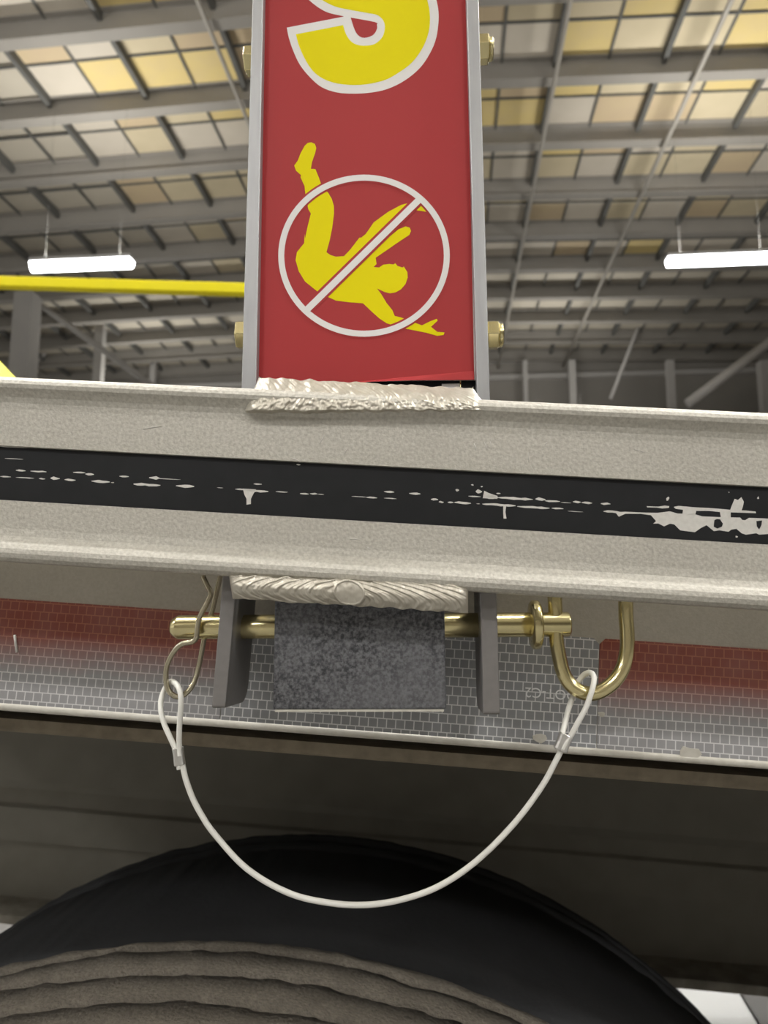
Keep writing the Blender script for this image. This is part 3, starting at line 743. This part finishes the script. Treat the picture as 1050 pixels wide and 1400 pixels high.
gfx('letter', crop(B + rot(B), 4.375, 380, 0), 2, M['yellow'], 'yellow letter S')
D = sm2([(435, 105), (580, 132), (592, 150), (592, 172), (575, 203), (545, 220), (510, 225), (482, 212), (460, 180), (435, 105)])[:-1]
gfx('letter_counter', crop(D, 4.375, 380, 0), 2, M['red']); gfx('letter_counter', crop(rot(D), 4.375, 380, 0), 2, M['red'])
s_ = 4.038
fa = lambda ps: crop(ps, s_, 370, 180)
fb = lambda ps: crop(ps, s_, 370, 320)
fig = fa([(205, 62), (225, 59), (245, 68), (252, 90), (246, 118), (236, 145), (228, 170), (222, 205), (247, 207), (265, 250), (282, 298), (318, 338), (338, 372), (349, 410), (350, 450), (340, 530), (326, 600)])
fig += fb([(308, 100), (330, 116), (360, 125), (405, 122), (440, 85), (490, 20)]) + fa([(500, 585), (525, 565), (570, 500), (650, 442), (720, 405), (765, 393), (830, 404), (862, 428), (862, 442), (805, 434), (760, 430), (700, 480), (640, 545), (630, 598), (660, 577), (705, 540), (745, 523), (768, 530), (775, 548), (766, 570), (735, 590)])
fig += fb([(765, 5), (720, 35), (690, 55), (640, 90), (580, 130), (585, 165), (568, 182), (598, 185), (622, 169), (655, 165), (678, 168), (688, 161), (700, 176), (728, 185), (735, 179), (755, 210), (757, 240), (745, 275), (720, 305), (690, 322), (660, 327), (630, 320), (587, 300), (610, 330), (640, 380), (672, 420), (685, 452), (718, 460), (790, 487), (835, 504), (880, 482), (918, 468), (922, 478), (885, 512), (920, 540), (960, 543), (955, 557), (920, 562), (860, 545), (735, 520), (640, 492), (600, 465), (560, 430), (510, 382), (430, 376), (360, 367), (312, 345), (260, 318), (190, 262), (155, 205), (138, 145), (145, 100), (185, 50), (187, 0)])
fig += fa([(190, 590), (205, 520), (222, 452), (208, 428), (200, 390), (193, 352), (187, 300), (165, 252), (168, 240), (140, 215), (130, 187), (150, 160), (165, 120), (188, 78)])
gfx('falling_figure', fig, 1, M['yellow'], 'yellow pictogram of a falling person')
RC = (497.7, 349.5)
def ring(name, rx, ry, w, layer, m, lab=None):
    y = YSG - LAY * layer; n = 96; mm = MB(); vs = []
    for i in range(n):
        a = 2 * math.pi * i / n
        for k in (0, -w):
            q = qp(RC[0] + (rx + k) * math.cos(a), RC[1] + (ry + k) * math.sin(a), y); vs.append((q.x, y, q.z))
    for i in range(n):
        for k in (0, 1): vs.append((vs[i * 2 + k][0], y + LAY * 0.9, vs[i * 2 + k][2]))
    fs = []
    for i in range(n):
        j = (i + 1) % n
        fs += [(2 * i, 2 * j, 2 * j + 1, 2 * i + 1), (2 * n + 2 * i, 2 * n + 2 * i + 1, 2 * n + 2 * j + 1, 2 * n + 2 * j), (2 * i, 2 * n + 2 * i, 2 * n + 2 * j, 2 * j), (2 * i + 1, 2 * j + 1, 2 * n + 2 * j + 1, 2 * n + 2 * i + 1)]
    mm.add(vs, fs); o = mm.build(name, m, sheet_w)
    if lab: o['label'] = lab
ring('ring_border', 119.8, 113.2, 13.2, 2, M['red']); ring('prohibition_ring', 117.3, 110.8, 8.2, 4, M['white'], 'white prohibition ring with a diagonal bar')
def slash(name, w, layer, m, sh=0):
    a = Vector((576 - sh, 270 + sh)); b = Vector((419 + sh, 424 - sh)); d = (b - a).normalized(); nrm = Vector((-d.y, d.x)) * w / 2
    gfx(name, [tuple(a + nrm), tuple(b + nrm), tuple(b - nrm), tuple(a - nrm)], layer, m)
slash('slash_border', 15.5, 3, M['red'], 5); slash('prohibition_bar', 9.0, 5, M['white'])

# bolts through the post
def nut(xface, y, z, sgn, parent, lock=True, head=False):
    m = MB(); R_ = 0.0066
    L_ = 0.0058
    def hexring(x, r, a0=0.26): return [(x, y + r * math.cos(a0 + math.pi / 3 * k), z + r * math.sin(a0 + math.pi / 3 * k)) for k in range(6)]
    secs = [(0.0006, R_ * 0.93), (0.0010, R_), (L_ - 0.0006, R_), (L_, R_ * 0.93)]
    vs = []
    for (dx, r) in secs: vs += hexring(xface + sgn * dx, r)
    fs = [[0, 1, 2, 3, 4, 5][::-1], [18 + k for k in range(6)]]
    for i in range(3):
        for k in range(6): fs.append((i * 6 + k, i * 6 + (k + 1) % 6, (i + 1) * 6 + (k + 1) % 6, (i + 1) * 6 + k))
    m.add(vs, fs); o = m.build('hex_nut' if not head else 'bolt_head', M['brass'], parent, bevel=0.0003)
    MB().lathe_x([(xface, R_ * 1.12), (xface + sgn * 0.0007, R_ * 1.12)], y, z, 24, False).build('washer', M['brass'], o)
    if not head:
        MB().lathe_x([(xface + sgn * L_, R_ * 0.80), (xface + sgn * (L_ + 0.0014), R_ * 0.80), (xface + sgn * (L_ + 0.0021), R_ * 0.68), (xface + sgn * (L_ + 0.0021), R_ * 0.45)], y, z, 24).build('lock_collar', M['brass'], o)
    return o
BY = 0.013
for (pxr, pyr) in ((658, 68), (668, 459)):
    p = qp(pxr, pyr, BY)
    bx = qp({68: 655.0, 459: 667.2}[pyr], pyr, 0.0).x
    nut(bx + 0.00005, BY, p.z, 1, post)
for (pxl, pyl) in ((342, 84), (332, 459)):
    p = qp(pxl, pyl, BY); bx = qp({84: 342.8, 459: 332.0}[pyl], pyl, 0.0).x
    nut(bx - 0.00005, BY, p.z, -1, post, head=True)

# ================================================================ pin, clip, lanyard
YP = 0.017
pa = qp(234, 853.5, YP); pb = qp(779.5, 858, YP); pzc = (pa.z + pb.z) / 2
pin = thing('locking_pin', 'yellow zinc locking pin through the post lugs with a bent loop handle', 'pin', Q, ((pa.x + pb.x) / 2, YP, pzc - 0.005))
rp_ = 0.0051
MB().lathe_x([(pa.x, rp_ * 0.55), (pa.x + 0.0008, rp_ * 0.72), (pa.x + 0.003, rp_ * 0.97), (pa.x + 0.0036, rp_), (pb.x - 0.0008, rp_), (pb.x, rp_ * 0.85)], YP, pzc, 40).build('shaft', M['brass'], pin)
ca = qp(724, 857, YP).x; cb_ = qp(740, 857, YP).x; rcx = 0.0101
MB().lathe_x([(ca, rp_), (ca + 0.0004, rcx * 0.9), (ca + 0.0012, rcx), (cb_ - 0.0012, rcx), (cb_ - 0.0003, rcx * 0.9), (cb_, rp_)], YP, pzc, 40).build('collar', M['brass'], pin)
hp = [(758, 790), (758.5, 815), (759.5, 840), (761, 876), (765.7, 903.7), (771, 922), (781, 937), (796, 946.5), (811.5, 948), (826.7, 942), (842, 929), (852, 912), (857, 891), (857.5, 868.6), (856, 846), (855.5, 827), (855, 800)]
path = []
for (x, y) in hp: q = qp(x, y, YP - 0.001); path.append((q.x, YP - 0.001, q.z))
MB().tube(smooth_path(path, 6), 0.0030, 16).build('loop_handle', M['brass'], pin)

clip = thing('hairpin_clip', 'bent spring wire hairpin clip through the left end of the pin', 'clip', Q, tuple(qp(242, 955, YP - 0.004)))
cp = [(395, 40, -6), (400, 62, -6), (428, 120, -6), (456, 185, -6.4), (430, 250, -6.8), (395, 315, -7), (366, 380, -7), (352, 440, -7), (346, 500, -7), (336, 545, -6.8), (300, 570, -6.2), (220, 588, -5.5), (155, 655, -5), (113, 740, -4.6), (98, 820, -4.4), (106, 920, -4), (145, 985, -3.5), (200, 1005, -2.8), (265, 972, -2), (325, 885, -1), (365, 740, 0), (392, 600, 0), (412, 500, 0), (450, 370, 0), (475, 290, 0), (500, 180, 0), (528, 60, 0), (532, 40, 0)]
path = []
for (x, y, dy) in cp:
    Yc = YP + dy * 0.001; q = qp(210 + x / 5.833, 780 + y / 5.833, Yc); path.append((q.x, Yc, q.z))
MB().tube(smooth_path(path, 6), 0.00115, 12).build('spring_wire', M['wire'], clip)

def lan_pts(l):
    o = []
    for (x, y, Yc) in l: q = qp(x, y, Yc); o.append((q.x, Yc, q.z))
    return o
lany = thing('wire_lanyard', 'white coated wire lanyard hanging in an arc between clip and loop handle', 'cable', Q, tuple(qp(502, 1237, 0.012)))
rcab = 0.00118
arc_pts = [(245.5, 1030, 0.012), (249.4, 1045, 0.012), (254, 1065, 0.012), (263, 1090, 0.012), (276, 1115, 0.012), (294, 1141, 0.012), (338, 1188, 0.012), (395, 1221, 0.012), (451, 1234.5, 0.012), (502, 1237, 0.012), (552, 1229, 0.012), (602, 1210.6, 0.012), (652.6, 1176, 0.012), (703, 1125.7, 0.012), (740.6, 1075.4, 0.012), (760, 1040, 0.012), (771, 1018, 0.012)]
MB().tube(smooth_path(lan_pts(arc_pts), 8), rcab, 12).build('cable', M['cable'], lany)
l1 = [(246, 1034, 0.011), (245.4, 1022.9, 0.011), (244.9, 1009, 0.010), (245.4, 991, 0.0090), (246.6, 974.9, 0.0080), (247.5, 956.6, 0.0075), (245.4, 943, 0.0085), (239.7, 934, 0.0120), (233.0, 932, 0.0155), (226.5, 940, 0.0170), (222, 950, 0.0165), (219.7, 961, 0.0150), (220.5, 975, 0.0135), (225, 991, 0.0125), (233, 1009, 0.0118), (240.5, 1026, 0.0115), (243.5, 1040, 0.0115), (245.5, 1052, 0.0115)]
MB().tube(smooth_path(lan_pts(l1), 6), rcab * 0.95, 12).build('cable_loop', M['cable'], lany)
l2 = [(769, 1025, 0.0105), (774, 1015, 0.0105), (780.3, 1006, 0.0105), (789.4, 989, 0.0100), (800.5, 968.6, 0.0098), (807.7, 949, 0.0100), (811.7, 934, 0.0112), (811.7, 924, 0.0135), (806.6, 919.5, 0.0165), (798.6, 922.5, 0.0195), (790.6, 932, 0.0210), (786, 941, 0.0210), (782.6, 953.7, 0.0200), (777.5, 968.6, 0.0175), (773.4, 985.7, 0.0145), (769.0, 1001.7, 0.0120), (766, 1014, 0.0112), (763, 1026, 0.0112)]
MB().tube(smooth_path(lan_pts(l2), 6), rcab * 0.95, 12).build('cable_loop', M['cable'], lany)
def ferrule(px, py, ang, w, h, Yc):
    c_ = qp(px, py, Yc); m = MB(); n = 16; vs = []
    ux = Vector((math.cos(ang), 0, math.sin(ang))); uz = Vector((-math.sin(ang), 0, math.cos(ang)))
    cc = Vector((c_.x, Yc, c_.z))
    for (hh, sc) in ((-h / 2, 0.9), (-h / 2 * 0.88, 1.0), (0, 0.95), (h / 2 * 0.88, 1.0), (h / 2, 0.9)):
        for k in range(n):
            a = 2 * math.pi * k / n; ex = 0.6
            x = math.copysign(abs(math.cos(a)) ** ex, math.cos(a)) * w / 2 * sc; y = math.copysign(abs(math.sin(a)) ** 0.8, math.sin(a)) * 0.0019 * sc
            if abs(math.cos(a)) < 0.3: y *= 0.82
            p = cc + ux * x + uz * hh; vs.append((p.x, p.y + y, p.z))
    fs = [list(range(n))[::-1], [4 * n + k for k in range(n)]]
    for i in range(4):
        for k in range(n): fs.append((i * n + k, i * n + (k + 1) % n, (i + 1) * n + (k + 1) % n, (i + 1) * n + k))
    m.add(vs, fs, False); return m.build('crimp_ferrule', M['ferrule'], lany, bevel=0.0002)
ferrule(244.5, 1034, math.radians(10), 0.0045, 0.0072, 0.0118)
ferrule(770, 1015, math.radians(-26), 0.0058, 0.0068, 0.0112)

# ================================================================ yellow guard rail on the far side of the deck, strap at left
YG = 2.46
a0 = T.P(-160, 382, YG); a1 = T.P(337, 396.5, YG); rb = 0.5 * 17.0 * 2.75 / FPX
a2 = a0 + (a1 - a0) * 1.33
gr = thing('guard_rail', 'yellow guard rail crossing behind the post below the left lamp', 'rail', T, (a2.x, YG, zdk + 0.05))
r_ = MB(); dx = a2 - a0
r_.hexa([a0 + Vector((0, -0.02, -rb)), a2 + Vector((0, -0.02, -rb)), a2 + Vector((0, -0.02, rb)), a0 + Vector((0, -0.02, rb)), a0 + Vector((0, 0.02, -rb)), a2 + Vector((0, 0.02, -rb)), a2 + Vector((0, 0.02, rb)), a0 + Vector((0, 0.02, rb))])
r_.build('rail_bar', M['yrail'], gr, bevel=0.006)
for q in (a0 + dx * 0.02, a2 - dx * 0.03):
    MB().box(q.x - 0.025, q.x + 0.025, YG - 0.02, YG + 0.02, zdk + 0.05, q.z - rb).build('stanchion', M['yrail'], gr)
A_ = T.P(-110, 386, YG - 0.03); B_ = T.P(47, 604, 0.12)
zdt = zdk + 0.05
strap = thing('cargo_strap', 'corner of a yellow webbing strap at the left edge behind the rail', 'strap', T, (B_.x, B_.y, zdt))
st = MB(); wx = Vector((0.025, 0, 0)); dn = (B_ - A_).normalized(); nn = wx.cross(dn).normalized() * 0.0015
st.hexa([A_ - wx - nn, A_ + wx - nn, B_ + wx - nn, B_ - wx - nn, A_ - wx + nn, A_ + wx + nn, B_ + wx + nn, B_ - wx + nn])
st.build('webbing', M['strap'], strap)
MB().box(B_.x - 0.03, B_.x + 0.03, B_.y - 0.015, B_.y + 0.015, zdt, B_.z + 0.004).build('strap_anchor', M['joist'], strap, bevel=0.003)
print('STRAP', A_, B_, zdt)
